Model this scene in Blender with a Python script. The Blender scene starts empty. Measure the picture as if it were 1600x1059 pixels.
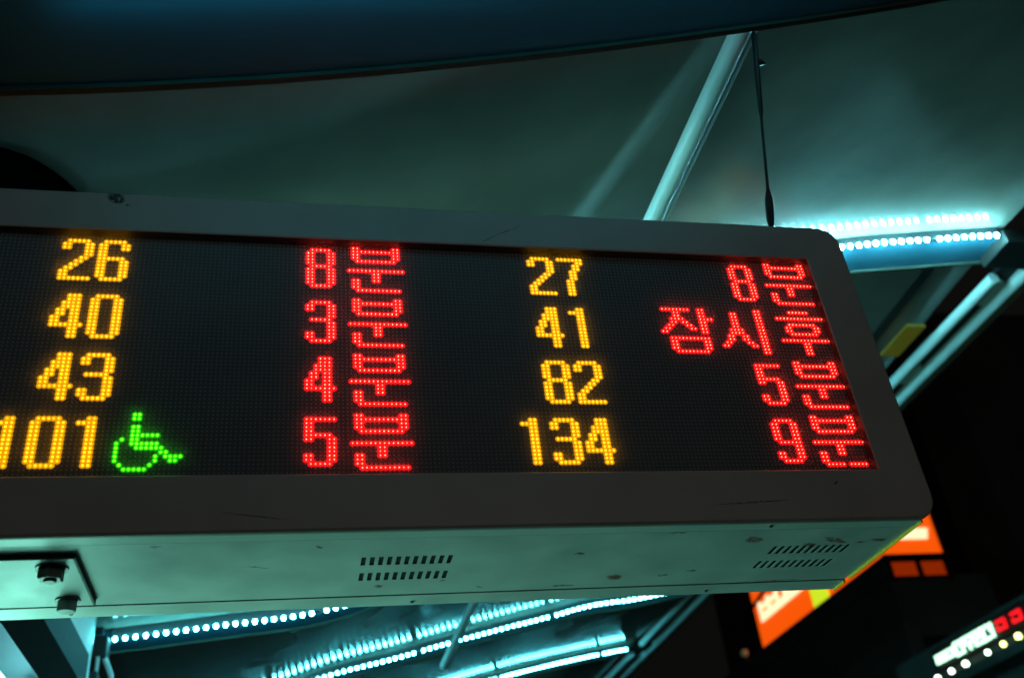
import bpy, bmesh, math, random
import numpy as np
from mathutils import Vector, Matrix
random.seed(7)
scene = bpy.context.scene
COL = scene.collection

# ------------------------------------------------------------------ camera
EYE = 1.6                       # the lens is 1.6 m above the pavement
SCALE = 4.3                     # canopy module in metres
cam_data = bpy.data.cameras.new("camera")
cam = bpy.data.objects.new("camera", cam_data)
COL.objects.link(cam)
scene.camera = cam
right = Vector((0.97594, -0.19151, -0.10425)).normalized()
fwd = Vector((0.21706, 0.80783, 0.54800)).normalized()
up = right.cross(fwd).normalized()
cam.matrix_world = Matrix(((right.x, up.x, -fwd.x, 0.0), (right.y, up.y, -fwd.y, 0.0),
                           (right.z, up.z, -fwd.z, EYE), (0, 0, 0, 1)))
cam_data.sensor_width = 36.0
cam_data.lens = 36.0 * 1545.4 / 1600.0
cam_data.clip_start = 0.05
cam_data.clip_end = 500
cam_data.dof.use_dof = True
cam_data.dof.focus_distance = 1.88
cam_data.dof.aperture_fstop = 3.1
cam_data.dof.aperture_blades = 0

# ------------------------------------------------------------------ night sky
world = bpy.data.worlds.new("World")
scene.world = world
world.use_nodes = True
wt = world.node_tree
bg = wt.nodes["Background"]
bg.inputs["Color"].default_value = (1.0, 0.98, 0.90, 1)     # starless city night
bg.inputs["Strength"].default_value = 0.0036

scene.view_settings.view_transform = 'Standard'
scene.view_settings.look = 'None'
scene.view_settings.exposure = 0
scene.view_settings.gamma = 1
scene.cycles.use_light_tree = True
scene.cycles.max_bounces = 7
scene.cycles.sample_clamp_indirect = 4.0
scene.cycles.caustics_reflective = True

# ------------------------------------------------------------------ helpers
def mat(name, base=(0.5, 0.5, 0.5), rough=0.5, metal=0.0, spec=0.5, emit=None, strength=1.0,
        noise=0.0, nscale=8.0, bump=0.0, bscale=60.0, coat=0.0, rvar=0.0):
    m = bpy.data.materials.new(name)
    m.use_nodes = True
    nt = m.node_tree
    b = nt.nodes["Principled BSDF"]
    b.inputs["Base Color"].default_value = (*base, 1)
    b.inputs["Roughness"].default_value = rough
    b.inputs["Metallic"].default_value = metal
    b.inputs["Specular IOR Level"].default_value = spec
    b.inputs["Coat Weight"].default_value = coat
    if emit:
        b.inputs["Emission Color"].default_value = (*emit, 1)
        b.inputs["Emission Strength"].default_value = strength
    if noise or rvar:
        tc = nt.nodes.new("ShaderNodeTexCoord")
        n = nt.nodes.new("ShaderNodeTexNoise")
        n.inputs["Scale"].default_value = nscale
        n.inputs["Detail"].default_value = 6
        nt.links.new(tc.outputs["Object"], n.inputs["Vector"])
        if noise:
            r = nt.nodes.new("ShaderNodeMapRange")
            r.inputs[1].default_value = 0.3; r.inputs[2].default_value = 0.7
            r.inputs[3].default_value = 1 - noise; r.inputs[4].default_value = 1 + noise * 0.5
            nt.links.new(n.outputs["Fac"], r.inputs[0])
            mx = nt.nodes.new("ShaderNodeVectorMath"); mx.operation = 'SCALE'
            mx.inputs[0].default_value = base
            nt.links.new(r.outputs[0], mx.inputs["Scale"])
            nt.links.new(mx.outputs[0], b.inputs["Base Color"])
        if rvar:
            r2 = nt.nodes.new("ShaderNodeMapRange")
            r2.inputs[1].default_value = 0.3; r2.inputs[2].default_value = 0.7
            r2.inputs[3].default_value = max(0, rough - rvar); r2.inputs[4].default_value = rough + rvar
            nt.links.new(n.outputs["Fac"], r2.inputs[0])
            nt.links.new(r2.outputs[0], b.inputs["Roughness"])
    if bump:
        tc = nt.nodes.new("ShaderNodeTexCoord")
        n = nt.nodes.new("ShaderNodeTexNoise")
        n.inputs["Scale"].default_value = bscale
        n.inputs["Detail"].default_value = 4
        bp = nt.nodes.new("ShaderNodeBump")
        bp.inputs["Strength"].default_value = bump
        bp.inputs["Distance"].default_value = 0.002
        nt.links.new(tc.outputs["Object"], n.inputs["Vector"])
        nt.links.new(n.outputs["Fac"], bp.inputs["Height"])
        nt.links.new(bp.outputs["Normal"], b.inputs["Normal"])
    return m

def add_patches(m, patches, color=(0.05, 0.028, 0.018), nscale=90.0, warp=0.012, streaks=()):
    """worn spots with shapes of their own: ellipses (cx, cy, rx, ry, angle) on two object axes, edges
    eaten by noise. The axes are named by m['axes'] ('xy' or 'xz')."""
    nt = m.node_tree
    b = nt.nodes["Principled BSDF"]
    axes = m['axes']
    tc = nt.nodes.new("ShaderNodeTexCoord")
    nz = nt.nodes.new("ShaderNodeTexNoise")
    nz.inputs["Scale"].default_value = nscale
    nz.inputs["Detail"].default_value = 5
    nt.links.new(tc.outputs["Object"], nz.inputs["Vector"])
    sub = nt.nodes.new("ShaderNodeVectorMath"); sub.operation = 'SUBTRACT'
    sub.inputs[1].default_value = (0.5, 0.5, 0.5)
    nt.links.new(nz.outputs["Color"], sub.inputs[0])
    sc = nt.nodes.new("ShaderNodeVectorMath"); sc.operation = 'SCALE'
    sc.inputs["Scale"].default_value = warp * 2
    nt.links.new(sub.outputs[0], sc.inputs[0])
    ad = nt.nodes.new("ShaderNodeVectorMath"); ad.operation = 'ADD'
    nt.links.new(tc.outputs["Object"], ad.inputs[0]); nt.links.new(sc.outputs[0], ad.inputs[1])
    last = None
    for cx, cy, rx, ry, ang in patches:
        mp = nt.nodes.new("ShaderNodeMapping"); mp.vector_type = 'TEXTURE'
        if axes == 'xy':
            mp.inputs["Location"].default_value = (cx, cy, 0)
            mp.inputs["Rotation"].default_value = (0, 0, math.radians(ang))
            mp.inputs["Scale"].default_value = (rx, ry, 1e3)
        else:
            mp.inputs["Location"].default_value = (cx, 0, cy)
            mp.inputs["Rotation"].default_value = (0, math.radians(-ang), 0)
            mp.inputs["Scale"].default_value = (rx, 1e3, ry)
        nt.links.new(ad.outputs[0], mp.inputs["Vector"])
        ln = nt.nodes.new("ShaderNodeVectorMath"); ln.operation = 'LENGTH'
        nt.links.new(mp.outputs[0], ln.inputs[0])
        if last is None:
            last = ln.outputs["Value"]
        else:
            mn = nt.nodes.new("ShaderNodeMath"); mn.operation = 'MINIMUM'
            nt.links.new(last, mn.inputs[0]); nt.links.new(ln.outputs["Value"], mn.inputs[1])
            last = mn.outputs[0]
    r = nt.nodes.new("ShaderNodeMapRange")
    r.inputs[1].default_value = 1.15; r.inputs[2].default_value = 0.75
    nt.links.new(last, r.inputs[0])
    n2 = nt.nodes.new("ShaderNodeTexNoise"); n2.inputs["Scale"].default_value = nscale * 2.5
    nt.links.new(tc.outputs["Object"], n2.inputs["Vector"])
    r2 = nt.nodes.new("ShaderNodeMapRange")
    r2.inputs[1].default_value = 0.30; r2.inputs[2].default_value = 0.48
    nt.links.new(n2.outputs["Fac"], r2.inputs[0])
    mul = nt.nodes.new("ShaderNodeMath"); mul.operation = 'MULTIPLY'
    nt.links.new(r.outputs[0], mul.inputs[0]); nt.links.new(r2.outputs[0], mul.inputs[1])
    mx = nt.nodes.new("ShaderNodeMix"); mx.data_type = 'RGBA'
    src = b.inputs["Base Color"].links[0].from_socket if b.inputs["Base Color"].links else None
    if src: nt.links.new(src, mx.inputs[6])
    else: mx.inputs[6].default_value = b.inputs["Base Color"].default_value
    mx.inputs[7].default_value = (*color, 1)
    nt.links.new(mul.outputs[0], mx.inputs[0])
    nt.links.new(mx.outputs[2], b.inputs["Base Color"])

def tag(o, label=None, cat=None, group=None, kind=None):
    if label: o['label'] = label
    if cat: o['category'] = cat
    if group: o['group'] = group
    if kind: o['kind'] = kind
    return o

def empty(name, loc=(0, 0, 0)):
    o = bpy.data.objects.new(name, None)
    o.location = loc
    o.empty_display_size = 0.1
    COL.objects.link(o)
    return o

class MB:
    """collects shapes, given in world metres relative to the lens, into one mesh"""
    def __init__(s): s.v = []; s.f = []; s.sm = []; s.mi = {}
    def add(s, verts, faces, smooth=False):
        k = len(s.v); s.v += [tuple(v) for v in verts]
        s.f += [tuple(i + k for i in f) for f in faces]; s.sm += [smooth] * len(faces)
    def box(s, x0, x1, y0, y1, z0, z1):
        v = [(x0,y0,z0),(x1,y0,z0),(x1,y1,z0),(x0,y1,z0),(x0,y0,z1),(x1,y0,z1),(x1,y1,z1),(x0,y1,z1)]
        s.add(v, [(0,3,2,1),(4,5,6,7),(0,1,5,4),(1,2,6,5),(2,3,7,6),(3,0,4,7)])
    def bbox(s, x0, x1, y0, y1, z0, z1, b=0.003, seg=2):
        bm = bmesh.new(); bmesh.ops.create_cube(bm, size=1)
        for v in bm.verts:
            v.co = Vector(((x0+x1)/2 + v.co.x*(x1-x0), (y0+y1)/2 + v.co.y*(y1-y0), (z0+z1)/2 + v.co.z*(z1-z0)))
        bmesh.ops.bevel(bm, geom=bm.edges[:], offset=b, segments=seg, affect='EDGES', profile=0.6)
        bm.verts.index_update()
        s.add([v.co[:] for v in bm.verts], [[v.index for v in f.verts] for f in bm.faces], False); bm.free()
    def tube(s, pts, r, n=16, cap=True, smooth=True):
        pts = [Vector(p) for p in pts]
        rr = r if isinstance(r, (list, tuple)) else [r] * len(pts)
        rings = []
        for i, p in enumerate(pts):
            d = (pts[min(i+1, len(pts)-1)] - pts[max(i-1, 0)]).normalized()
            a = Vector((0, 0, 1)) if abs(d.z) < 0.9 else Vector((1, 0, 0))
            e1 = d.cross(a).normalized(); e2 = d.cross(e1)
            rings.append([p + rr[i]*(math.cos(t)*e1 + math.sin(t)*e2) for t in [2*math.pi*k/n for k in range(n)]])
        v = [q for ring in rings for q in ring]; f = []
        for i in range(len(pts)-1):
            for k in range(n):
                f.append((i*n+k, i*n+(k+1) % n, (i+1)*n+(k+1) % n, (i+1)*n+k))
        s.add(v, f, smooth)
        if cap:
            s.add(rings[0], [tuple(range(n))]); s.add(rings[-1], [tuple(reversed(range(n)))])
    def ball(s, c, r, n=10, m=6, sc=(1, 1, 1)):
        v = []; f = []
        for i in range(m+1):
            ph = math.pi*i/m
            for k in range(n):
                th = 2*math.pi*k/n
                v.append((c[0]+r*sc[0]*math.sin(ph)*math.cos(th), c[1]+r*sc[1]*math.sin(ph)*math.sin(th), c[2]+r*sc[2]*math.cos(ph)))
        for i in range(m):
            for k in range(n):
                f.append((i*n+k, (i+1)*n+k, (i+1)*n+(k+1) % n, i*n+(k+1) % n))
        s.add(v, f, True)
    def build(s, name, m, parent=None, origin=None):
        me = bpy.data.meshes.new(name)
        o = bpy.data.objects.new(name, me)
        COL.objects.link(o)
        if parent is not None:
            base = PW[parent.name]
            o.parent = parent
        else:
            base = Vector((0, 0, 0))
        org = Vector(origin) if origin is not None else (base if parent is not None else
              Vector((sum(v[0] for v in s.v)/len(s.v), sum(v[1] for v in s.v)/len(s.v), min(v[2] for v in s.v)+EYE)))
        me.from_pydata([(v[0]-org.x, v[1]-org.y, v[2]+EYE-org.z) for v in s.v], [], s.f)
        me.polygons.foreach_set("use_smooth", s.sm)
        for q in (m if isinstance(m, (list, tuple)) else (m,)): me.materials.append(q)
        for fi, q in s.mi.items(): me.polygons[fi].material_index = q
        me.validate(); me.update()
        o.location = org - base
        PW[o.name] = org
        return o

PW = {}                                        # world origin of every object built
def thing(name, loc, label, cat, group=None):  # loc relative to the lens
    o = empty(name, (loc[0], loc[1], loc[2] + EYE))
    PW[o.name] = Vector((loc[0], loc[1], loc[2] + EYE))
    return tag(o, label, cat, group)

# ------------------------------------------------------------------ materials
M = {}
M['asphalt'] = mat('asphalt', (0.05, 0.05, 0.052), 0.85, noise=0.3, nscale=3, bump=0.5)
M['paving'] = mat('paving', (0.12, 0.115, 0.11), 0.8, noise=0.25, nscale=2, bump=0.4)
M['bezel'] = mat('bezel_paint', (0.34, 0.295, 0.265), 0.45, noise=0.12, nscale=6, bump=0.15, bscale=120)
M['case'] = mat('case_paint', (0.56, 0.55, 0.51), 0.42, noise=0.17, nscale=9, bump=0.12, bscale=90, rvar=0.08)
M['flange'] = mat('flange_paint', (0.58, 0.58, 0.53), 0.38, noise=0.12, nscale=5, bump=0.1, bscale=90)
M['inner'] = mat('vent_shade', (0.012, 0.012, 0.012), 0.8)
M['seam_and_edge'] = mat('dark_seam_and_edge', (0.02, 0.022, 0.02), 0.7)
M['screen'] = mat('led_mask', (0.09, 0.09, 0.092), 0.6, spec=0.2, noise=0.15, nscale=4)
M['unlit'] = mat('unlit_led', (0.27, 0.27, 0.27), 0.3, spec=0.5)
M['red'] = mat('red_led', (0.3, 0.02, 0.02), 0.4, emit=(1.0, 0.11, 0.055), strength=11)
M['red_cup'] = mat('red_led_cup', (0.3, 0.02, 0.02), 0.4, emit=(1.0, 0.001, 0.006), strength=1.0)  # halo around each lit lamp, painted as emission; same for amber and green
M['amber'] = mat('amber_led', (0.3, 0.15, 0.02), 0.4, emit=(1.0, 0.44, 0.008), strength=3.4)
M['amber_cup'] = mat('amber_led_cup', (0.3, 0.15, 0.02), 0.4, emit=(1.0, 0.41, 0.001), strength=0.78)  # halo around the lit amber lamps, painted as emission
M['green'] = mat('green_led', (0.02, 0.3, 0.02), 0.4, emit=(0.10, 1.0, 0.006), strength=4.6)
M['green_cup'] = mat('green_led_cup', (0.02, 0.3, 0.02), 0.4, emit=(0.0, 1.0, 0.004), strength=0.5)  # halo around the lit green lamps, painted as emission
M['white_led'] = mat('white_led', (0.8, 0.8, 0.8), 0.4, emit=(0.22, 0.88, 1.0), strength=540)
M['low_led'] = mat('white_led_low', (0.8, 0.8, 0.8), 0.4, emit=(0.115, 0.87, 1.0), strength=120)
M['tape'] = mat('upper_led_row', (0.8, 0.8, 0.8), 0.4, emit=(0.085, 0.86, 1.0), strength=1300)
M['rail'] = mat('strip_rail', (0.04, 0.045, 0.05), 0.5, metal=0.3)
M['ceiling'] = mat('canopy_panel', (0.20, 0.175, 0.148), 0.13, metal=0.0, spec=0.36, coat=0.0, noise=0.22, nscale=2.6)
M['beam'] = mat('beam_paint', (0.04, 0.16, 0.24), 0.7, spec=0.15, noise=0.15, nscale=3)
M['lip'] = mat('beam_trim', (0.045, 0.05, 0.04), 0.65, spec=0.2, noise=0.2, nscale=9)
M['tube'] = mat('tube_steel', (0.80, 0.82, 0.82), 0.5, metal=0.0, noise=0.08, nscale=10)
M['column'] = mat('column_paint', (0.74, 0.76, 0.74), 0.35, metal=0.0, noise=0.2, nscale=4)
M['black'] = mat('black_metal', (0.012, 0.012, 0.012), 0.6, noise=0.3, nscale=12)
M['girder'] = mat('girder_paint', (0.015, 0.013, 0.012), 0.7)
M['bolt'] = mat('bolt_steel', (0.30, 0.30, 0.28), 0.45, metal=0.1, noise=0.2, nscale=60)
M['oldbolt'] = mat('grimy_bolt', (0.10, 0.09, 0.08), 0.45, metal=0.7, noise=0.4, nscale=60)
M['rod'] = mat('rod_steel', (0.03, 0.03, 0.03), 0.5, metal=0.6, noise=0.3, nscale=50)
M['trim'] = mat('eave_trim', (0.20, 0.15, 0.10), 0.6)
M['clip'] = mat('clip_metal', (0.6, 0.65, 0.58), 0.4)
M['build'] = mat('dark_wall', (0.11, 0.12, 0.11), 0.8, noise=0.3, nscale=0.8)
M['glass'] = mat('dark_glass', (0.02, 0.02, 0.025), 0.1)
M['orange'] = mat('orange_lightbox', (0.8, 0.25, 0.05), 0.4, emit=(1.0, 0.10, 0.002), strength=0.95, noise=0.0)
M['cream'] = mat('cream_lightbox', (0.8, 0.8, 0.7), 0.4, emit=(1.0, 0.80, 0.46), strength=1.3)
M['lime'] = mat('lime_lightbox', (0.6, 0.8, 0.1), 0.4, emit=(0.62, 0.82, 0.02), strength=1.0)
M['adlight'] = mat('advert_light', (0.7, 0.9, 0.8), 0.4, emit=(0.27, 0.93, 0.72), strength=9.2)
M['signwhite'] = mat('sign_white', (0.8, 0.8, 0.8), 0.4, emit=(0.50, 1.0, 0.66), strength=2.2)
M['signred'] = mat('sign_red', (0.8, 0.05, 0.05), 0.4, emit=(1.0, 0.004, 0.012), strength=1.1)
M['lamp'] = mat('lamp_light', (0.8, 0.8, 0.8), 0.4, emit=(0.75, 1.0, 0.72), strength=6)
M['lamp_lime'] = mat('lime_lamp_light', (0.8, 0.8, 0.7), 0.4, emit=(0.85, 1.0, 0.30), strength=4.5)
M['lamp_dim'] = mat('dim_lamp_light', (0.8, 0.8, 0.6), 0.4, emit=(0.8, 0.9, 0.45), strength=0.05)
M['street'] = mat('fill_lamp_light', (0.8, 0.8, 0.7), 0.4, emit=(1.0, 0.90, 0.80), strength=95)  # for the unseen lamp added behind the viewer
M['yellow'] = mat('yellow_glow', (0.08, 0.08, 0.01), 0.4, emit=(0.30, 0.29, 0.015), strength=0.13)
M['near_led'] = mat('near_strip_led', (0.8, 0.8, 0.8), 0.4, emit=(0.05, 0.76, 0.98), strength=24)
for nm_ in ('red', 'amber', 'green', 'white_led', 'low_led'):          # lamps age unevenly
    nt_ = M[nm_].node_tree; b_ = nt_.nodes["Principled BSDF"]
    tc_ = nt_.nodes.new("ShaderNodeTexCoord"); n_ = nt_.nodes.new("ShaderNodeTexNoise")
    n_.inputs["Scale"].default_value = 75 if 'led' not in nm_ else 9
    nt_.links.new(tc_.outputs["Object"], n_.inputs["Vector"])
    r_ = nt_.nodes.new("ShaderNodeMapRange"); k_ = b_.inputs["Emission Strength"].default_value
    r_.inputs[1].default_value = 0.35; r_.inputs[2].default_value = 0.65
    r_.inputs[3].default_value = k_*0.6; r_.inputs[4].default_value = k_*1.35
    nt_.links.new(n_.outputs["Fac"], r_.inputs[0]); nt_.links.new(r_.outputs[0], b_.inputs["Emission Strength"])
M['matte'] = mat('matte_black', (0.004, 0.004, 0.004), 1.0, spec=0.0)
M['leaf'] = mat('leaf', (0.05, 0.08, 0.04), 0.7)

# ------------------------------------------------------------------ ground
g = MB(); g.box(-250, 250, -150, 350, -EYE-0.4, -EYE-0.15)
tag(g.build('road', M['asphalt']), kind='structure')
g = MB(); g.bbox(-9, 3.6, -12, 60, -EYE-0.14, -EYE, 0.012)
tag(g.build('pavement', M['paving']), kind='structure')

# ------------------------------------------------------------------ the LED bus sign
P = 0.00762
YD = P * 195.64                 # plane of the LED mask
YF = P * 193.0                  # front plane of the bezel
def sx(c): return P * (c + 3.5136)
def sz(r): return P * (159.047 - r)
XL, XR, ZB, ZT = -1.222, 1.148, 0.6286, 1.3060
OXL, OXR, OZB, OZT = -1.130, 1.0555, 0.7275, 1.2175
sign = thing('bus_arrival_sign', (-0.04, 1.65, ZB), 'long off-white electronic bus sign box with amber route numbers and red waiting times', 'bus sign')

# bezel: rounded outer outline, square opening, chamfered rim, inner lips running back to the LED mask
def rrect(x0, x1, z0, z1, r, n=8):
    out = []
    for cx, cz, a0 in ((x1-r, z1-r, 0), (x0+r, z1-r, 90), (x0+r, z0+r, 180), (x1-r, z0+r, 270)):
        for k in range(n+1):
            a = math.radians(a0 + 90*k/n); out.append((cx + r*math.cos(a), cz + r*math.sin(a)))
    return out
def ring_mesh():
    mb = MB(); n = 8; loops = []
    for dy, ins, rr in ((0.010, 0.0, 0.046), (0.005, 0.0, 0.046), (0.0015, 0.0015, 0.0445), (0.0, 0.005, 0.041)):
        loops.append([(x, YF+dy, z) for x, z in rrect(XL+ins, XR-ins, ZB+ins, ZT-ins, rr, n)])
    N = len(loops[0])
    verts = [v for l in loops for v in l]; faces = []
    for i in range(len(loops)-1):
        for k in range(N):
            a, b = i*N+k, i*N+(k+1) % N
            faces.append((a, b, b+N, a+N))
    mb.add(verts, faces, True)
    # front face between the outer loop and the square opening
    outer = loops[-1]
    e = 0.0025
    corners = [(OXR+e, YF, OZT+e), (OXL-e, YF, OZT+e), (OXL-e, YF, OZB-e), (OXR+e, YF, OZB-e)]
    v = outer + corners; f = []
    for q in range(4):
        base = q*(n+1)
        for k in range(n):
            f.append((base+k+1, base+k, N+q))
        nxt = ((q+1) % 4)*(n+1)
        f.append((nxt, base+n, N+q, N+(q+1) % 4))
    mb.add(v, f)
    # inner lips with a small round-over
    inner = [corners, [(OXR, YF+0.002, OZT), (OXL, YF+0.002, OZT), (OXL, YF+0.002, OZB), (OXR, YF+0.002, OZB)],
             [(OXR, YD+0.006, OZT), (OXL, YD+0.006, OZT), (OXL, YD+0.006, OZB), (OXR, YD+0.006, OZB)]]
    v = [p for l in inner for p in l]; f = []; f0 = len(mb.f)
    for i in range(2):
        for k in range(4):
            a, b = i*4+k, i*4+(k+1) % 4
            f.append((b, a, a+4, b+4))
            if i == 1: mb.mi[f0 + len(f) - 1] = 1
    mb.add(v, f)
    return mb
M['bezel']['axes'] = 'xz'
M['liner'] = mat('black_liner', (0.015, 0.014, 0.013), 0.5)
bz = ring_mesh().build('bezel', [M['bezel'], M['liner']], sign)
BO = PW[bz.name]                                 # patches are given in the object's own metres
def bxz(x, z): return (x - BO.x, z + EYE - BO.z)
pt = []
for (x, z, rx, rz, a) in ((-0.322, 1.293, 0.017, 0.0125, -35), (-0.300, 1.277, 0.005, 0.002, 0),
                          (0.372, 1.2335, 0.021, 0.0010, 32), (0.407, 1.2535, 0.020, 0.0010, 26), (0.432, 1.2660, 0.012, 0.0008, 40),
                          (0.79, 0.665, 0.07, 0.0012, 3), (-0.05, 0.655, 0.05, 0.001, -8), (0.96, 0.70, 0.006, 0.002, 30)):
    c = bxz(x, z); pt.append((c[0], c[1], rx, rz, a))
add_patches(M['bezel'], pt, color=(0.03, 0.025, 0.022), nscale=60, warp=0.002)

# case behind the bezel
c = MB()
c.bbox(-1.190, 1.118, YD+0.006, 1.829, 0.640, 1.300, 0.004)
c.build('case', M['case'], sign)
c = MB()
for x0_, x1_, z0_, z1_ in ((-1.190, 1.118, 0.640, 0.660), (-1.190, 1.118, 1.280, 1.300), (-1.190, -1.170, 0.6601, 1.2799), (1.098, 1.118, 0.6601, 1.2799)):
    c.box(x0_, x1_, YF+0.0095, YD+0.0055, z0_, z1_)
c.build('case_collar', M['case'], sign)
c = MB(); c.box(-1.17, 1.09, 1.516, 1.77, 0.6330, 0.6395); c.build('vent_shade_sheet', M['inner'], sign)  # dark sheet put behind the vent slots as their shade
# underside panels: front flange, vented centre panel, rear flange
def holed_plate(mb, x0, x1, y0, y1, z0, z1, holes):
    xs = sorted({x0, x1, *[h[0] for h in holes], *[h[1] for h in holes]})
    ys = sorted({y0, y1, *[h[2] for h in holes], *[h[3] for h in holes]})
    hs_ = {(h[0], h[2]) for h in holes}
    def hole(i, j): return (xs[i], ys[j]) in hs_
    nx, ny = len(xs), len(ys)
    idx = lambda i, j, t: t*nx*ny + j*nx + i
    v = [(xs[i], ys[j], z) for z in (z0, z1) for j in range(ny) for i in range(nx)]
    f = []
    for j in range(ny-1):
        for i in range(nx-1):
            if hole(i, j):
                f += [(idx(i,j,0), idx(i,j,1), idx(i,j+1,1), idx(i,j+1,0)), (idx(i+1,j,0), idx(i+1,j+1,0), idx(i+1,j+1,1), idx(i+1,j,1)),
                      (idx(i,j,0), idx(i+1,j,0), idx(i+1,j,1), idx(i,j,1)), (idx(i,j+1,0), idx(i,j+1,1), idx(i+1,j+1,1), idx(i+1,j+1,0))]
            else:
                f += [(idx(i,j,0), idx(i,j+1,0), idx(i+1,j+1,0), idx(i+1,j,0)), (idx(i,j,1), idx(i+1,j,1), idx(i+1,j+1,1), idx(i,j+1,1))]
    for i in range(nx-1):
        f += [(idx(i,0,0), idx(i+1,0,0), idx(i+1,0,1), idx(i,0,1)), (idx(i,ny-1,0), idx(i,ny-1,1), idx(i+1,ny-1,1), idx(i+1,ny-1,0))]
    for j in range(ny-1):
        f += [(idx(0,j,0), idx(0,j,1), idx(0,j+1,1), idx(0,j+1,0)), (idx(nx-1,j,0), idx(nx-1,j+1,0), idx(nx-1,j+1,1), idx(nx-1,j,1))]
    mb.add(v, f)
slots = []
for vx in (0.1215, 0.8745, -1.10):
    for yc in (1.608, 1.680):
        for k in range(11):
            xa = round(vx + k*0.01475 + (0.0012 if yc > 1.65 and vx < 0.5 else 0.0), 5)
            slots.append((xa, xa+0.0080, yc-0.0185, yc+0.0185))
# distinct x cuts per row are fine: each slot is one cell only if its cuts are shared, so build each row as its own sheet
def row_slots(rows):
    cut = sorted({s_[2] for s_ in rows})
    return rows
cp = MB()
ymid = 1.644
r1 = [s_ for s_ in slots if s_[2] < 1.65 and s_[3] < 1.66]
r2 = [s_ for s_ in slots if s_ not in r1]
holed_plate(cp, -1.186, 1.1125, 1.5115, ymid, 0.6305, 0.6311, r1)
holed_plate(cp, -1.186, 1.1125, ymid, 1.7745, 0.6305, 0.6311, r2)
M['case']['axes'] = 'xy'
cpo = cp.build('bottom_panel', M['case'].copy(), sign)
CO = PW[cpo.name]
def cxy(x, y): return (x - CO.x, y - CO.y)
panel_mat = cpo.data.materials[0]
pt = []
for x, y, rx, ry, a in ((0.603, 1.722, 0.016, 0.011, 25), (0.700, 1.718, 0.012, 0.0045, 0), (0.512, 1.757, 0.020, 0.004, 5),
                        (0.505, 1.599, 0.010, 0.006, 0), (0.820, 1.556, 0.017, 0.013, 45), (0.985, 1.566, 0.030, 0.008, 30),
                        (0.945, 1.588, 0.016, 0.007, 20), (1.078, 1.572, 0.017, 0.006, 15), (1.045, 1.58, 0.012, 0.005, 0),
                        (0.659, 1.516, 0.014, 0.004, 0), (0.273, 1.712, 0.004, 0.004, 0), (0.96, 1.770, 0.05, 0.003, 0),
                        (0.16, 1.73, 0.006, 0.006, 60), (-0.20, 1.525, 0.008, 0.003, 0), (-0.05, 1.62, 0.02, 0.002, 20),
                        (0.75, 1.70, 0.010, 0.005, 0), (0.05, 1.54, 0.006, 0.004, 0), (0.35, 1.75, 0.006, 0.003, 0)):
    q = cxy(x, y); pt.append((q[0], q[1], rx*1.05, ry*1.1, a))
add_patches(panel_mat, pt, color=(0.26, 0.10, 0.065), nscale=75, warp=0.012)
sm_ = MB()
sm_.box(-1.18, 1.111, 1.5074, 1.5111, 0.6318, 0.6399); sm_.box(-1.18, 1.111, 1.7749, 1.7786, 0.6318, 0.6399)
sm_.build('seam_gap', M['seam_and_edge'], sign)
fl = MB()
holed_plate(fl, -1.186, 1.1135, YF+0.0105, 1.507, 0.6290, 0.6400, [])
fl.build('front_flange', M['flange'], sign)
fl2 = MB()
holed_plate(fl2, -1.186, 1.1135, 1.779, 1.832, 0.6295, 0.6400, [])
fl2.build('rear_flange', M['case'], sign)
# edge strip along the underside's right end, its warm highlight painted yellow
M['edge_highlight'] = mat('painted_edge_highlight', (1.0, 0.58, 0.04), 0.35)
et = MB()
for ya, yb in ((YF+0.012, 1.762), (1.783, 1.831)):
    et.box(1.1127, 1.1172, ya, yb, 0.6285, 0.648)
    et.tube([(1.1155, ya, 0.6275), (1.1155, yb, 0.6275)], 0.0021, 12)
et.build('end_strip', M['edge_highlight'], sign)
for (x, y) in ((-0.367, 1.812), (0.822, 1.812), (0.823, 1.491), (-0.43, 1.491), (0.23, 1.812)):
    s_ = MB(); s_.tube([(x, y, 0.6295), (x, y, 0.6270)], [0.0042, 0.0032], 12)
    s_.build('screw', M['oldbolt'], sign)
pl = MB()
pl.bbox(-0.724, -0.320, 1.542, 1.748, 0.6215, 0.6293, 0.0008, 1)
plate = pl.build('mounting_plate', M['case'], sign)
rim = MB()
rim.box(-0.7235, -0.3205, 1.5395, 1.5418, 0.6212, 0.6300)
rim.box(-0.3198, -0.3170, 1.5395, 1.7480, 0.6212, 0.6300)
rim.build('plate_dark_edge', M['seam_and_edge'], plate)  # dark strips along the plate's front and right edges
for (x, y, r, old) in ((-0.357, 1.578, 0.020, True), (-0.357, 1.722, 0.0165, False), (-0.687, 1.578, 0.018, False), (-0.687, 1.722, 0.018, False)):
    b = MB()
    b.tube([(x, y, 0.6214), (x, y, 0.6190)], r*1.22, 28, smooth=False)
    if old:
        b.tube([(x, y, 0.6190), (x, y, 0.6040), (x, y, 0.6025)], [r, r, r*0.86], 6, smooth=False)
        b.tube([(x, y, 0.6025), (x, y, 0.5985)], [r*0.5, r*0.42], 14, smooth=False)
    else:
        b.tube([(x, y, 0.6190), (x, y, 0.6035), (x, y, 0.6015), (x, y, 0.6012)], [r*0.92, r*0.92, r*0.8, 0.001], 24, smooth=False)
    bo = b.build('bolt', M['oldbolt'] if old else M['bolt'], plate)
    if old and x > -0.5: bo['label'] = 'dark grimy hexagonal bolt'

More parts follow.
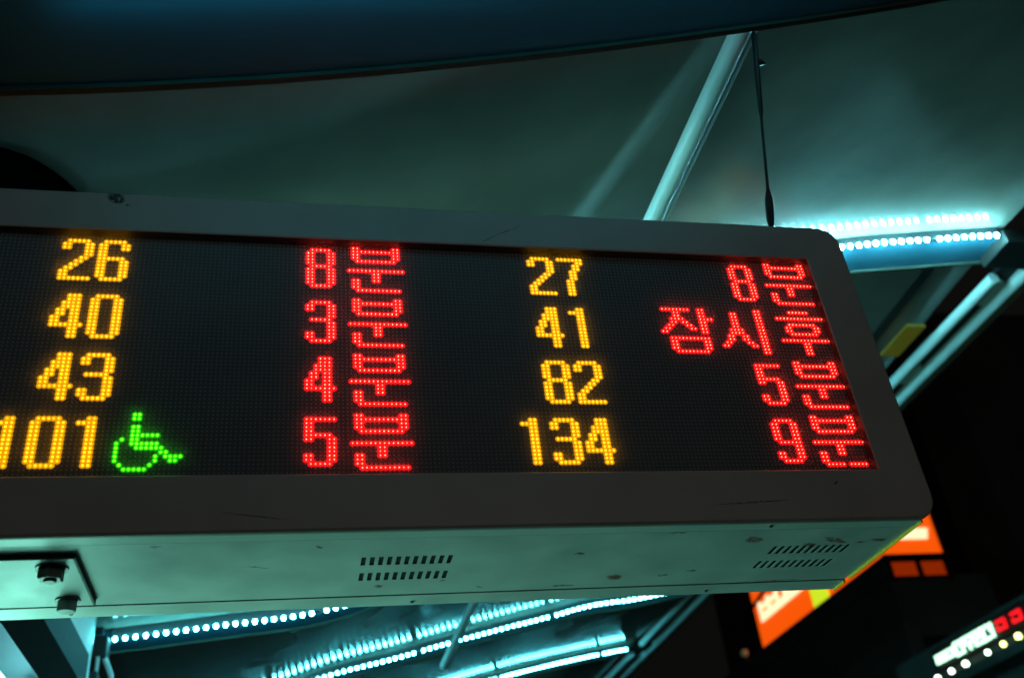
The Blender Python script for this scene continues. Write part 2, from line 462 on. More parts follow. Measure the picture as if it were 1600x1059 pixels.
# LED mask and its unlit lamps
FONT = {
'0': [".#####."] + ["##...##"]*10 + [".#####."],
'1': ["...##..", ".####.."] + ["...##.."]*10,
'2': [".#####.", "##...##", "##...##", ".....##", ".....##", "....##.", "...##..", "..##...", ".##....", "##.....", "##.....", "#######"],
'3': [".#####.", "##...##", "##...##", ".....##", ".....##", ".#####.", ".....##", ".....##", ".....##", "##...##", "##...##", ".#####."],
'4': ["...###.", "...###.", "..####.", "..####.", ".##.##.", ".##.##.", "##..##.", "##..##.", "#######", "....##.", "....##.", "....##."],
'5': ["#######", "##.....", "##.....", "##.....", "######.", "##...##", ".....##", ".....##", ".....##", "##...##", "##...##", ".#####."],
'6': [".#####.", "##...##", "##...##", "##.....", "##.....", "######.", "##...##", "##...##", "##...##", "##...##", "##...##", ".#####."],
'7': ["#######", ".....##", "....##.", "....##.", "...##..", "...##..", "...##..", "..##...", "..##...", "..##...", "..##...", "..##..."],
'8': [".#####.", "##...##", "##...##", "##...##", "##...##", ".#####.", "##...##", "##...##", "##...##", "##...##", "##...##", ".#####."],
'9': [".#####.", "##...##", "##...##", "##...##", "##...##", "##...##", ".######", ".....##", ".....##", "##...##", "##...##", ".#####."],
}
BUN = {(0, r) for r in range(4)} | {(1, r) for r in range(4)} | {(10, r) for r in range(5)} | {(11, r) for r in range(4)}
BUN |= {(c_, 1) for c_ in range(12)} | {(c_, 4) for c_ in range(1, 11)} | {(c_, 7) for c_ in range(-1, 13)}
BUN |= {(c_, r) for c_ in (5, 6) for r in (8, 9, 10)} | {(c_, r) for c_ in (0, 1) for r in (10, 11, 12)} | {(c_, 13) for c_ in range(1, 12)}
def cells(spec):
    return {(c_, r) for r, cs in spec.items() for c_ in cs}
JAM = cells({0: [*range(8), 10, 11], 1: [3, 4, 10, 11], 2: [3, 4, 10, 11], 3: [2, 3, 4, 5, 10, 11, 12, 13], 4: [2, 3, 5, 6, 10, 11],
             5: [1, 2, 6, 7, 10, 11], 6: [0, 1, 7, 8, 10, 11], 7: [-1, 0, 10, 11], 9: range(1, 12), 10: [1, 2, 10, 11],
             11: [1, 2, 10, 11], 12: [1, 2, 10, 11], 13: range(2, 11)})
SI = {(c_, r) for c_ in (11, 12) for r in range(14)} | cells({1: [4, 5], 2: [4, 5], 3: [4, 5], 4: [4, 5], 5: [4, 5], 6: [3, 4, 5, 6], 7: [3, 4, 5, 6],
             8: [2, 3, 6, 7], 9: [2, 3, 6, 7], 10: [1, 2, 7, 8], 11: [0, 1, 8, 9]})
HU = cells({0: range(4, 10), 2: range(14), 4: range(3, 11), 5: [2, 3, 10, 11], 6: [2, 3, 10, 11], 7: range(3, 11), 9: range(14),
            10: [6, 7], 11: [6, 7], 12: [6, 7], 13: [6, 7]})
CHAIR = cells({0: [3, 4], 1: [3, 4], 3: [3, 4], 4: [3, 4], 5: range(3, 9), 6: [1, 3, 4], 7: [0, *range(3, 9)], 8: [0, *range(4, 10)],
               9: [0, 9, 10], 10: [0, 8, 10, 11, 12, 13], 11: [0, 8, 11, 12], 12: [1, 7], 13: [2, 3, 4, 5, 6]})
def digits(text, col):
    out = set()
    for i, ch in enumerate(text):
        for r, row in enumerate(FONT[ch]):
            for c_, s_ in enumerate(row):
                if s_ == '#': out.add((col + 8*i + c_, r + 1))
    return out
def shift(cs, dc): return {(c_+dc, r) for c_, r in cs}
TEXTS = []
for line, txt, col in ((0, '26', -56), (1, '40', -56), (2, '43', -56), (3, '101', -64), (0, '27', 56), (1, '41', 56), (2, '82', 56), (3, '134', 48)):
    for i, ch in enumerate(txt):
        TEXTS.append(('lit_digit', 'amber', line, digits(ch, col + 8*i), 'amber digit %s of route number %s' % (ch, txt)))
for line, t, rt in ((0, '8', '26'), (1, '3', '40'), (2, '4', '43'), (3, '5', '101')):
    TEXTS.append(('lit_digit', 'red', line, digits(t, 0), 'red waiting time digit %s in the row of route %s' % (t, rt)))
    TEXTS.append(('lit_syllable', 'red', line, shift(BUN, 11), 'red Korean syllable for minutes in the row of route %s' % rt))
for line, t, rt in ((0, '8', '27'), (2, '5', '82'), (3, '9', '134')):
    b_ = shift(BUN, 123)
    if line == 3: b_ = b_ - {(129, 13)}            # one lamp is dead
    TEXTS.append(('lit_digit', 'red', line, digits(t, 112), 'red waiting time digit %s in the row of route %s' % (t, rt)))
    TEXTS.append(('lit_syllable', 'red', line, b_, 'red Korean syllable for minutes in the row of route %s' % rt))
for cs_, w_ in ((shift(JAM, 90), 'first'), (shift(SI, 105), 'second'), (shift(HU, 122), 'third')):
    TEXTS.append(('lit_syllable', 'red', 1, cs_, w_ + ' red Korean syllable of the message beside route 41'))
TEXTS.append(('wheelchair_symbol', 'green', 3, shift(CHAIR, -39), 'green wheelchair symbol beside route 101'))
sc_ = MB()
sc_.box(OXL-0.004, OXR+0.004, YD, YD+0.004, OZB-0.004, OZT+0.004)
screen = sc_.build('display_panel', M['screen'], sign)
def dome(mb, x, z, r, h, n):
    k = len(mb.v)
    for rr, yy in ((r, 0.0), (r*0.92, h*0.62), (r*0.5, h)):
        for i in range(n):
            a = 2*math.pi*i/n
            mb.v.append((x + rr*math.cos(a), YD - yy, z + rr*math.sin(a)))
    for q in range(2):
        for i in range(n):
            mb.f.append((k+q*n+i, k+q*n+(i+1) % n, k+(q+1)*n+(i+1) % n, k+(q+1)*n+i)); mb.sm.append(True)
    mb.f.append(tuple(k+2*n+i for i in range(n))); mb.sm.append(True)
lit = {}
def halo_disc(mb, x, z, r, n, lev):  # oversized glowing disc that paints the halo around a lit lamp
    k = len(mb.v)
    for rr, yy in ((r, 0.0), (r*0.97, 0.0003 + 0.00015*lev)):
        for i in range(n):
            a = 2*math.pi*(i+0.5)/n
            mb.v.append((x + rr*math.cos(a), YD - yy, z + rr*math.sin(a)))
    for i in range(n):
        mb.mi[len(mb.f)] = 1
        mb.f.append((k+i, k+(i+1) % n, k+n+(i+1) % n, k+n+i)); mb.sm.append(False)
    mb.mi[len(mb.f)] = 1
    mb.f.append(tuple(k+n+i for i in range(n))); mb.sm.append(False)
for nm, mt, line, cs, lb in TEXTS:
    mb = MB()
    r, h, rc = {'red': (0.00108, 0.0023, 0.0058), 'amber': (0.0021, 0.0023, 0.0054), 'green': (0.0023, 0.0023, 0.0051)}[mt]
    for (c_, rw) in sorted(cs):
        lit[(c_, rw + 16*line)] = 1
        halo_disc(mb, sx(c_), sz(rw + 16*line), rc, 12, (c_ % 2) + 2*(rw % 2))
        dome(mb, sx(c_), sz(rw + 16*line), r, h, 8)
    o = mb.build(nm, [M[mt], M[mt + '_cup']], screen)  # the _cup materials paint the halo discs
    o['label'] = lb
un = MB()
for rw in range(0, 64):
    for c_ in range(-151, 136):
        if (c_, rw) in lit: continue
        x, z = sx(c_), sz(rw)
        if z > OZT or z < OZB: continue
        k = len(un.v)
        for rr, yy in ((0.0017, 0.0002), (0.0010, 0.0012)):
            for i in range(6):
                a = math.pi*i/3
                un.v.append((x + rr*math.cos(a), YD - yy, z + rr*math.sin(a)))
        for i in range(6):
            un.f.append((k+i, k+(i+1) % 6, k+6+(i+1) % 6, k+6+i)); un.sm.append(True)
        un.f.append(tuple(k+6+i for i in range(6))); un.sm.append(True)
tag(un.build('unlit_lamps', M['unlit'], screen), kind='stuff')

# clear cover sheet added over the lamps to scatter their light into a halo
cv = bpy.data.materials.new('clear_halo_cover'); cv.use_nodes = True
cn = cv.node_tree; cn.nodes.remove(cn.nodes['Principled BSDF'])
tr_ = cn.nodes.new('ShaderNodeBsdfTransparent'); tl_ = cn.nodes.new('ShaderNodeBsdfTranslucent'); mx_ = cn.nodes.new('ShaderNodeMixShader')
tl_.inputs['Color'].default_value = (0.9, 0.9, 0.9, 1)
nz_ = cn.nodes.new('ShaderNodeTexNoise'); nz_.inputs['Scale'].default_value = 5; nz_.inputs['Detail'].default_value = 6
tc_ = cn.nodes.new('ShaderNodeTexCoord'); cn.links.new(tc_.outputs['Object'], nz_.inputs['Vector'])
mr_ = cn.nodes.new('ShaderNodeMapRange'); mr_.inputs[1].default_value = 0.3; mr_.inputs[2].default_value = 0.7
mr_.inputs[3].default_value = 0.06; mr_.inputs[4].default_value = 0.12
cn.links.new(nz_.outputs['Fac'], mr_.inputs[0]); cn.links.new(mr_.outputs[0], mx_.inputs[0])
cn.links.new(tr_.outputs[0], mx_.inputs[1]); cn.links.new(tl_.outputs[0], mx_.inputs[2])
cn.links.new(mx_.outputs[0], cn.nodes['Material Output'].inputs[0])
mb = MB(); mb.add([(OXL+0.0004, YF+0.009, OZB+0.0004), (OXR-0.0004, YF+0.009, OZB+0.0004), (OXR-0.0004, YF+0.009, OZT-0.0004), (OXL+0.0004, YF+0.009, OZT-0.0004)], [(0, 1, 2, 3)])
mb.build('halo_cover', cv, sign)

# ------------------------------------------------------------------ hanging rod
hr = thing('hanging_rod', (1.0, 1.474, 1.306), 'thin black hanging rod from the canopy down to the top of the bus sign', 'rod')
a_ = Vector((0.992, 1.292, 1.745)); b_ = Vector((1.0, 1.478, 1.302))
def on(t): return a_ + (b_-a_)*t
m_ = MB(); m_.tube([on(0), on(1)], 0.0032, 10); m_.build('rod', M['rod'], hr)
m_ = MB(); m_.tube([on(0.05), on(0.06), on(0.44), on(0.47)], [0.004, 0.0066, 0.0060, 0.0034], 8); m_.build('upper_sleeve', M['rod'], hr)
m_ = MB(); m_.tube([on(0.81), on(0.86), on(0.90), on(0.96), on(1.0)], [0.0034, 0.0085, 0.0092, 0.0085, 0.0055], 10); m_.build('turnbuckle', M['rod'], hr)
m_ = MB(); q = on(0.20); m_.tube([(q.x, q.y, q.z), (q.x+0.012, q.y, q.z+0.002), (q.x+0.022, q.y, q.z-0.001)], [0.008, 0.0075, 0.002], 8); m_.build('clip', M['rod'], hr)

# ------------------------------------------------------------------ canopy
S = SCALE
PROF = {
 -1: ([(-.60,.303),(-.3,.305),(-.114,.313),(-.017,.330),(.097,.358),(.228,.397),(.359,.441),(.5,.495),(.6,.53),(.72,.558)], 0.2525),
  0: ([(-.60,.310),(-.3,.318),(-.16,.333),(-.07,.347),(.04,.372),(.2,.436),(.30,.480),(.38,.511),(.45,.532),(.52,.546),(.60,.557),(.681,.567),(.72,.571)], 0.64),
  1: ([(-.60,.312),(-.3,.320),(-.165,.329),(-.068,.338),(.041,.350),(.2,.405),(.35,.46),(.5,.510),(.6,.535),(.72,.552)], 1.03),
  2: ([(-.60,.32),(-.3,.335),(-.16,.348),(-.05,.372),(.067,.4077),(.152,.4248),(.239,.445),(.335,.4655),(.397,.478),(.472,.494),(.549,.502),(.60,.510),(.72,.535)], 1.4766),
  3: ([(-.60,.33),(-.3,.36),(0,.42),(.2,.465),(.453,.5187),(.567,.538),(.68,.553),(.72,.557)], 1.928),
  4: ([(-.60,.33),(-.3,.36),(0,.42),(.2,.465),(.453,.5187),(.567,.538),(.68,.553),(.72,.557)], 2.36),
}
def prof(k):
    pts, y = PROF[k]
    xs = np.array([p[0] for p in pts]); zs = np.array([p[1] for p in pts])
    m = np.gradient(zs, xs)
    def h(X):                                       # cubic Hermite, X in metres
        x = X / S
        x = min(max(x, xs[0]), xs[-1])
        i = int(min(max(np.searchsorted(xs, x) - 1, 0), len(xs)-2))
        d = xs[i+1]-xs[i]; t = (x-xs[i])/d
        return float(S*((2*t**3-3*t**2+1)*zs[i] + (t**3-2*t**2+t)*d*m[i] + (-2*t**3+3*t**2)*zs[i+1] + (t**3-t**2)*d*m[i+1]))
    return h, y*S
ribs = sorted(PROF)
H = {k: prof(k) for k in ribs}
canopy = thing('shelter_canopy', (0, 2, 1.3), 'wide curved bus shelter roof with dark glossy panels and steel tubes above the sign', 'canopy')
X0, X1 = -2.55, 2.96
XS = [X0 + (X1-X0)*i/72 for i in range(73)]
GAP = 0.054
# glossy ceiling sheet
yy = []
for a, b in zip(ribs[:-1], ribs[1:]):
    for t in range(8): yy.append((a, b, t/8.0))
yy.append((ribs[-2], ribs[-1], 1.0))
v = []; f = []
for (a, b, t) in yy:
    for x in XS:
        sag = 0.0
        v.append((x, H[a][1]*(1-t)+H[b][1]*t, H[a][0](x)*(1-t)+H[b][0](x)*t + GAP))
nX = len(XS)
nT = len(v)
for j in range(len(yy)-1):
    for i in range(nX-1):
        f.append((j*nX+i, (j+1)*nX+i, (j+1)*nX+i+1, j*nX+i+1))
mb = MB(); mb.add(v, f, True)
mb.add([(p[0], p[1], p[2]+0.012) for p in v], [tuple(reversed(q)) for q in f], True)
mb.build('ceiling_panel', M['ceiling'], canopy)
for k in ribs:
    h, y = H[k]
    def sweep(sec, mb):      # section in (dy, dz) swept along the profile
        n = len(sec)
        v = [(x, y+dy, h(x)+dz) for x in XS for dy, dz in sec]; f = []
        for i in range(nX-1):
            for q in range(n):
                f.append((i*n+q, i*n+(q+1) % n, (i+1)*n+(q+1) % n, (i+1)*n+q))
        f.append(tuple(range(n))); f.append(tuple(reversed(range((nX-1)*n, nX*n))))
        mb.add(v, f)
    W_ = 0.190 if k == -1 else 0.178
    mb = MB(); sweep([(0.008, 0.014), (W_, 0.014), (W_, GAP-0.002), (0.008, GAP-0.002)], mb)
    mb.build('rib_beam', M['beam'], canopy)
    mb = MB(); sweep([(W_+0.001, 0.004), (W_+0.015, 0.004), (W_+0.015, GAP-0.003), (W_+0.001, GAP-0.003)], mb)
    mb.build('rib_trim', M['lip'], canopy)
# longitudinal members
def run(name, m, x, z, y0, y1, r, n=20):
    mb = MB(); mb.tube([(x, y0, z), (x, y1, z)], r, n); return mb.build(name, m, canopy)
yr = {k: H[k][1] for k in ribs}
run('purlin_tube', M['tube'], 0.990, 1.775, yr[-1]+0.222, yr[2], 0.0245)
run('conduit', M['tube'], 1.036, 1.788, yr[-1]+0.222, yr[0], 0.0032, 10)
for a, b in ((-1, 0), (0, 1), (1, 2), (2, 3), (3, 4)):
    run('eave_tube', M['tube'], 3.03, 2.405, yr[a]+0.23, yr[b]-0.06, 0.026)
run('outer_tube', M['tube'], 3.165, 2.41, (yr[-1]-0.1), yr[4], 0.030)
mb = MB(); mb.box(3.205, 3.245, (yr[-1]-0.1), yr[4], 2.405, 2.42); mb.build('eave_trim', M['trim'], canopy)
mb = MB(); mb.box(3.05, 3.14, (yr[-1]-0.1), yr[4], 2.43, 2.45); mb.build('eave_channel', M['black'], canopy)
for k in (0, 1, 2, 3):
    mb = MB(); y = yr[k]; mb.bbox(2.93, 3.20, y-0.02, y+0.16, 2.40, 2.47, 0.006); mb.build('eave_bracket', M['girder'], canopy)
for y in (3.02, 3.72, 1.9, 5.3, 6.0):
    mb = MB(); mb.bbox(3.085, 3.115, y, y+0.17, 2.405, 2.428, 0.002); mb.build('tube_clip', M['clip'], canopy)
mb = MB()
seam = [(x_, y_) for x_ in (2.70, 2.76) for y_ in (yr[0]+0.25, yr[1]-0.03)]
def ceil_z(x, ka, kb, Y):
    t = (Y - H[ka][1])/(H[kb][1]-H[ka][1]); return H[ka][0](x)*(1-t)+H[kb][0](x)*t + GAP
mb.add([(x_, y_, ceil_z(x_, 0, 1, y_)-0.006) for x_, y_ in seam] + [(x_, y_, ceil_z(x_, 0, 1, y_)-0.001) for x_, y_ in seam],
       [(0, 2, 3, 1), (4, 5, 7, 6), (0, 1, 5, 4), (2, 6, 7, 3), (0, 4, 6, 2), (1, 3, 7, 5)])
mb.build('panel_joint', M['girder'], canopy)
mb = MB(); mb.bbox(-0.775, -0.660, 1.8295, 3.64, 1.0, 1.12, 0.003); mb.build('support_arm', M['girder'], sign)

# column carrying the canopy, behind the left end of the sign
col = thing('shelter_column', (-0.89, 3.82, -EYE), 'pale steel column holding up the shelter roof below the left end of the sign', 'column')
mb = MB(); mb.tube([(-0.89, 3.82, -EYE), (-0.89, 3.82, 1.0), (-0.89, 3.82, 1.42)], [0.200, 0.200, 0.205], 48); mb.build('shaft', M['column'], col)
mb = MB(); mb.tube([(-0.89, 3.82, -EYE), (-0.89, 3.82, -EYE+0.03)], 0.30, 40, smooth=False); mb.build('base_plate', M['column'], col)
jb = thing('junction_box', (-0.75, 4.33, 1.31), 'black control box at the left end of the nearest lower light strip', 'box')
mb = MB(); mb.bbox(-0.790, -0.715, 4.30, 4.38, 1.305, 1.400, 0.006); mb.build('housing', M['black'], jb)
mb = MB(); mb.bbox(-0.765, -0.735, 4.285, 4.30, 1.402, 1.43, 0.003); mb.build('cable_gland', M['black'], jb)
jb = thing('junction_box', (-0.76, 4.30, 1.10), 'black control box on the column edge at the bottom of the view', 'box')
mb = MB(); mb.bbox(-0.80, -0.735, 4.26, 4.34, 1.08, 1.245, 0.006); mb.build('housing', M['black'], jb)
mb = MB(); mb.tube([(-0.745, 4.30, 1.31), (-0.745, 4.30, 1.245)], 0.008, 10); mb.build('cable', M['tube'], jb)
br = thing('cable_pipe', (-0.69, 4.32, 1.1), 'thin slanting steel pipe beside the black control boxes', 'pipe')
mb = MB(); mb.tube([(-0.722, 4.32, 1.312), (-0.69, 4.32, 1.24), (-0.672, 4.32, 1.14), (-0.67, 4.32, 0.9)], 0.011, 12); mb.build('pipe', M['tube'], br)

# round black speaker under the ceiling, left
sp = thing('ceiling_speaker', (-0.685, 1.735, 1.385), 'round black speaker fixed under the roof above the left end of the sign', 'speaker')
mb = MB(); mb.tube([(-0.685, 1.735, 1.43), (-0.685, 1.735, 1.405), (-0.685, 1.735, 1.398)], [0.285, 0.285, 0.277], 56, smooth=False); mb.build('ring', M['matte'], sp)
mb = MB(); mb.tube([(-0.685, 1.735, 1.3975), (-0.685, 1.735, 1.392), (-0.685, 1.735, 1.388)], [0.272, 0.265, 0.24], 48); mb.build('grille', M['matte'], sp)

# ------------------------------------------------------------------ LED strips under each rib
STRIP_LABEL = {
 -1: 'light strip above the top edge of the picture, under the nearest rib',
 0: 'bright cyan-white light strip right of the top corner of the sign',
 1: 'cyan-white light strip below the left part of the sign, nearest of the lower ones',
 2: 'long cyan-white light strip rising below the middle of the sign',
 3: 'smaller cyan-white light strip at the bottom centre, left of the eave tubes',
 4: 'farthest light strip, only its glow showing at the bottom edge',
}
for k in ribs:
    h, y = H[k]
    x0 = -0.705 if k == 1 else -0.9
    x1 = 2.90
    if k == -1: x0 = -0.35
    if k == -1: x1 = 1.15
    st = thing('light_strip', (0, y, h(0.0)), STRIP_LABEL[k], 'light strip', 'light strips along the canopy ribs')
    xs = []
    # arc-length walk with a small gap between modules
    x = x0; cnt = 0
    pitch = 0.041
    while x < x1:
        dz = (h(x+0.01)-h(x))/0.01
        stp = pitch/math.sqrt(1+dz*dz)
        cnt += 1
        if cnt % 22 == 0:
            x += stp*0.6
        xs.append(x)
        x += stp
    r_ = 0.0078
    led_me = None
    for x in xs:
        if led_me is None:
            mb = MB(); mb.ball((x, y-0.018, h(x)+0.001), (0.0072 if k >= 2 else r_), 8, 5, (1.0, 0.8, 1.15))
            led = mb.build('led', {-1: M['near_led'], 0: M['white_led']}.get(k, M['low_led']), st, origin=(x, y-0.018, h(x)+0.001+EYE))
            led_me = led
        else:
            q = led_me.copy(); COL.objects.link(q); q.parent = st
            q.location = Vector((x, y-0.018, h(x)+0.001+EYE)) - PW[st.name]
    mb = MB()
    n = 40; sec = [(-0.010, 0.009), (0.007, 0.009), (0.007, GAP-0.002), (-0.010, GAP-0.002)]
    XX = [x0-0.02 + (x1-x0+0.04)*i/n for i in range(n+1)]
    vv = [(x, y+dy, h(x)+dz) for x in XX for dy, dz in sec]; ff = []
    for i in range(n):
        for q in range(4): ff.append((i*4+q, i*4+(q+1) % 4, (i+1)*4+(q+1) % 4, (i+1)*4+q))
    ff += [(0, 1, 2, 3), (n*4+3, n*4+2, n*4+1, n*4)]
    mb.add(vv, ff); mb.build('rail', M['rail'], st)

# glowing plate standing in for a patch of yellow light on the roof
yp = thing('yellow_glow_patch', (2.86, 3.45, 2.37), 'small patch of yellow light on the roof beside the eave tubes, made as a glowing plate', 'light')
mb = MB(); mb.bbox(2.80, 2.90, 3.34, 3.60, 2.385, 2.40, 0.004); mb.build('glow_plate', M['yellow'], yp)

# advertising lightbox that lights the underside of the sign
ad = thing('advertising_lightbox', (-0.68, 2.7, -EYE), 'tall glowing green-white advertising lightbox at the lower left corner', 'lightbox')
mb = MB(); mb.bbox(-0.76, -0.622, 2.04, 2.83, -0.42, 0.722, 0.008); mb.build('housing', M['column'], ad)
mb = MB(); mb.box(-0.621, -0.616, 2.065, 2.80, -0.38, 0.708); mb.build('lit_panel', M['adlight'], ad)
for y in (2.2, 2.65):
    mb = MB(); mb.bbox(-0.73, -0.65, y-0.04, y+0.04, -EYE, -0.42, 0.004); mb.build('leg', M['column'], ad)

# ------------------------------------------------------------------ across the street
bb = thing('billboard', (12, 19.8, 5.5), 'orange lit billboard with cream lettering on the dark building beyond the sign corner', 'billboard')
mb = MB(); mb.bbox(12.0, 12.3, 15.72, 23.75, 5.55, 9.2, 0.02); mb.build('lit_face', M['orange'], bb)
mb = MB(); mb.bbox(12.02, 12.4, 15.58, 23.9, 5.42, 5.549, 0.01); mb.bbox(12.02, 12.4, 15.58, 23.9, 9.201, 9.34, 0.01)
mb.bbox(12.02, 12.4, 15.56, 15.715, 5.55, 9.2, 0.01); mb.bbox(12.02, 12.4, 23.755, 23.92, 5.55, 9.2, 0.01)
mb.build('frame', M['black'], bb)
# lettering: strokes of large cut characters
rng = random.Random(3)
mb = MB()
y = 23.45
while y > 16.1:
    w = rng.uniform(0.42, 0.62)
    z0, z1 = 7.25, 7.95
    if y < 19.5: break
    kinds = rng.choice((0, 1, 2, 3))
    def st(y0, y1, a, b): mb.box(11.975, 11.998, min(y0, y1), max(y0, y1), a, b)
    th = 0.20
    st(y, y-w, z0, z0+th)
    if kinds in (0, 2): st(y, y-w, z1-th, z1)
    if kinds in (0, 1, 3): st(y, y-0.14, z0+th, z1-th)
    if kinds in (0, 2): st(y-w+0.14, y-w, z0+th, z1-th)
    if kinds in (1, 3): st(y-0.14, y-w, (z0+z1)/2-0.07, (z0+z1)/2+0.07)
    if kinds == 2: st(y-w/2+0.06, y-w/2-0.06, z0+th, z1-th)
    y -= w + 0.04
mb.build('lettering', M['cream'], bb)
mb = MB(); mb.box(11.976, 11.998, 21.9, 23.5, 8.15, 8.75); mb.build('picture_patch', M['cream'], bb)
mb = MB(); pts_ = [(11.95, 23.7, 7.72)] + [(11.95, 23.7-0.5*i, 7.72+0.62*math.sin(i/9*1.5)) for i in range(1, 8)]
mb.tube(pts_, 0.05, 8); mb.build('cable', M['black'], bb)
mb = MB(); cq = [(16.80, 6.735), (16.68, 6.93), (15.86, 6.58), (15.96, 6.40)]; mb.add([(11.976, a, b) for a, b in cq] + [(11.998, a, b) for a, b in cq], [(0, 1, 2, 3), (7, 6, 5, 4), (0, 4, 5, 1), (1, 5, 6, 2), (2, 6, 7, 3), (3, 7, 4, 0)]); mb.build('caption_line', M['cream'], bb)
mb = MB(); mb.box(11.97, 11.998, 19.95, 20.7, 6.6, 7.3); mb.build('lime_patch', M['lime'], bb)

def windows_building(root, x0, x1, y0, y1, z0, z1, cols, rows, face_x=True):
    mb = MB(); mb.bbox(x0, x1, y0, y1, z0, z1, 0.03); mb.build('wall', M['build'], root)
    for i in range(cols):
        for j in range(rows):
            ya = y0 + (i+0.2)*(y1-y0)/cols; yb = y0 + (i+0.8)*(y1-y0)/cols
            za = z0 + (j+0.35)*(z1-z0)/rows; zb = z0 + (j+0.85)*(z1-z0)/rows
            mb = MB(); mb.bbox(x0-0.05, x0-0.003, ya, yb, za, zb, 0.01); w = mb.build('window', M['black'], root)
            mb = MB(); mb.box(x0-0.06, x0-0.052, ya+0.06, yb-0.06, za+0.06, zb-0.06); mb.build('pane', M['glass'], w)
b1 = thing('office_building', (15, 20, -EYE-0.15), 'dark tall building carrying the orange billboard', 'building')
mb = MB(); mb.bbox(12.42, 20, 14.2, 27, -EYE-0.15, 10.5, 0.03); mb.build('wall', M['build'], b1)
for i in range(5):
    for z in (0.2, 2.9):
        ya = 14.8+i*2.4
        mb = MB(); mb.bbox(12.36, 12.417, ya, ya+1.5, z, z+1.6, 0.01); w = mb.build('window', M['black'], b1)
        mb = MB(); mb.box(12.345, 12.357, ya+0.06, ya+1.44, z+0.06, z+1.54); mb.build('pane', M['glass'], w)
b2 = thing('low_building', (9.2, 14.5, -EYE-0.15), 'low dark building with a railed roof terrace in front of the billboard', 'building')
mb = MB(); mb.bbox(8.42, 10.02, 12.30, 18.5, -EYE-0.15, 4.39, 0.03); mb.build('wall', M['build'], b2)
mb = MB(); mb.bbox(8.40, 8.52, 12.30, 18.5, 4.392, 4.69, 0.01); mb.build('parapet', M['build'], b2)
rl = MB(); rl.bbox(8.40, 9.42, 12.255, 12.30, 4.585, 4.70, 0.01)
rail = rl.build('railing', M['black'], b2)
for x in (8.45, 8.93, 9.39):
    mb = MB(); mb.bbox(x-0.035, x+0.035, 12.258, 12.298, 4.30, 4.584, 0.004); mb.build('post', M['black'], rail)
tg = bpy.data.materials.new('tinted_rail_glass'); tg.use_nodes = True
tn = tg.node_tree; tn.nodes.remove(tn.nodes['Principled BSDF'])
tb = tn.nodes.new('ShaderNodeBsdfTransparent'); tb.inputs[0].default_value = (0.50, 0.42, 0.40, 1)
tn.links.new(tb.outputs[0], tn.nodes['Material Output'].inputs[0])
for xa, xb in ((8.487, 8.893), (8.967, 9.353)):
    mb = MB(); mb.box(xa, xb, 12.27, 12.276, 4.34, 4.583); mb.build('rail_glass', tg, rail)
for i in range(2):
    mb = MB(); mb.bbox(8.62+i*0.7, 9.12+i*0.7, 12.26, 12.297, 2.3, 3.5, 0.01); w = mb.build('window', M['black'], b2)
    mb = MB(); mb.box(8.67+i*0.7, 9.07+i*0.7, 12.250, 12.258, 2.36, 3.44); mb.build('pane', M['glass'], w)
# shop with an LED name board
b3 = thing('corner_shop', (7, 8.2, -EYE-0.15), 'small dark shop under the glowing white and red sign at the lower right', 'building')
M['shop'] = mat('shop_wall', (0.09, 0.10, 0.09), 0.8, noise=0.3, nscale=2)
mb = MB(); mb.bbox(6.10, 7.9, 6.5, 9.3, -EYE-0.15, 2.36, 0.02); mb.build('wall', M['shop'], b3)
mb = MB(); mb.bbox(5.80, 6.098, 6.5, 9.0, 1.86, 1.94, 0.01); mb.build('awning', M['shop'], b3)
for y in (7.0, 8.0):
    mb = MB(); mb.bbox(6.05, 6.097, y, y+0.8, -0.8, 1.5, 0.01); w = mb.build('window', M['black'], b3)
    mb = MB(); mb.box(6.038, 6.048, y+0.05, y+0.75, -0.75, 1.45); mb.build('pane', M['glass'], w)
ss = thing('shop_sign', (6.0, 7.85, 2.1), 'glowing shop sign of white and red characters at the lower right', 'sign')
mb = MB(); mb.bbox(6.02, 6.098, 7.10, 8.56, 2.10, 2.29, 0.006); mb.build('backing', M['black'], ss)
def glyph(mb, yc, w, z0, z1, kind):
    th = 0.024
    def st(a0, a1, b0, b1): mb.bbox(5.995, 6.018, min(a0, a1), max(a0, a1), b0, b1, 0.002, 1)
    ya, yb = yc+w/2, yc-w/2; zm = (z0+z1)/2
    if kind == 0:
        st(ya, yb, zm-th/2, zm+th/2); st(ya, ya-th, zm+th/2, z1); st(yb, yb+th, zm+th/2, z1); st(ya-th, yb+th, z1-th, z1); st(yc+th/2, yc-th/2, z0, zm-th/2)
    elif kind == 1:
        st(ya, ya-th, z0, z1); st(ya-th, yb+2.2*th, z0, z0+th); st(ya-th, yb+2.2*th, z1-th, z1); st(yb, yb+th, z0, z1); st(yb+th, yb+2*th, zm, zm+th)
    elif kind == 2:
        st(ya, yb, z1-th, z1); st(ya, yb, zm-th/2, zm+th/2); st(ya, ya-th, z0, zm-th/2); st(ya-th, yb, z0, z0+th); st(yc+th/2, yc-th/2, zm+th/2, z1-th)
    else:
        st(ya, yb, z0, z0+th); st(yb, yb+th, z0+th, z1); st(ya, yb+th, z1-th, z1); st(ya, ya-th, z0+th, zm)
mb = MB(); 
for i, (yc, w, k) in enumerate(((8.40, 0.15, 2), (8.24, 0.13, 3), (8.09, 0.13, 1), (7.93, 0.15, 0), (7.78, 0.15, 2), (7.64, 0.15, 1))):
    z0, z1 = (2.145, 2.225) if i < 2 else (2.125, 2.25)
    glyph(mb, yc, w, z0, z1, k); 
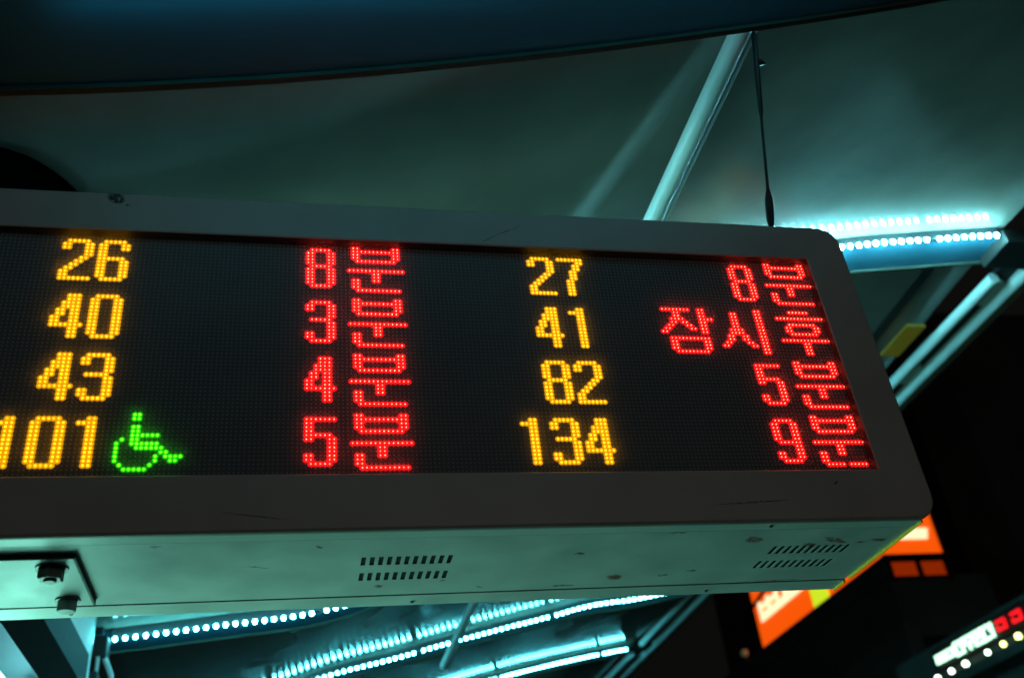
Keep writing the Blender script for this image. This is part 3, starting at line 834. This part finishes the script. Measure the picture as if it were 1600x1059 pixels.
mb.build('white_characters', M['signwhite'], ss)
for yc, k in ((7.44, 3), (7.22, 3)):
    mb = MB(); glyph(mb, yc, 0.13, 2.145, 2.235, k); mb.build('red_character', M['signred'], ss)
dl = None
DL = ['leftmost downlight below the shop sign, under its white end', 'second downlight from the left below the shop sign', 'third downlight from the left below the shop sign',
      'fourth downlight below the shop sign, under the first red character', 'fifth downlight below the shop sign, under the last red character', 'rightmost downlight at the picture edge below the shop sign']
for i, y in enumerate((8.46, 8.23, 8.0, 7.66, 7.43, 7.22)):
    t_ = thing('downlight', (5.95, y, 1.945), DL[i], 'lamp', 'downlights below the shop sign')
    mb = MB(); mb.ball((5.95, y, 2.02), (0.026, 0.024, 0.027, 0.022, 0.024, 0.028)[i], 12, 8); mb.build('bulb', M['lamp'] if i not in (4, 5) else M['lamp_lime'], t_)
    mb = MB(); mb.tube([(5.95, y, 1.945), (5.95, y, 1.995)], [0.035, 0.018], 14); mb.build('fitting', M['black'], t_)
# far dim lamp
fp = thing('lamp_post', (7.6, 24, -EYE), 'faint distant lamp on a dark post below the billboard', 'lamp post')
mb = MB(); mb.tube([(10.22, 21.2, -EYE-0.15), (10.22, 21.2, 5.75)], [0.08, 0.05], 12); mb.build('post', M['black'], fp)
mb = MB(); mb.ball((10.22, 21.2, 5.87), 0.08, 14, 10); mb.build('globe', M['lamp_dim'], fp)

# unseen lamp added behind the viewer for the dim light on the sign's face
sl = thing('fill_lamp', (2.2, -8.3, -EYE), 'unseen globe lamp added behind the viewer to light the sign face', 'fill lamp')
mb = MB(); mb.tube([(2.2, -8.3, -EYE), (2.2, -8.3, 1.9), (2.2, -8.3, 2.08)], [0.07, 0.05, 0.09], 14); mb.build('fill_lamp_pole', M['black'], sl)
mb = MB(); mb.ball((2.2, -8.3, 2.28), 0.2, 24, 16); mb.build('globe', M['street'], sl)
mb = MB(); mb.tube([(2.2, -8.3, 2.49), (2.2, -8.3, 2.56)], [0.16, 0.03], 20); mb.build('fill_lamp_cap', M['black'], sl)
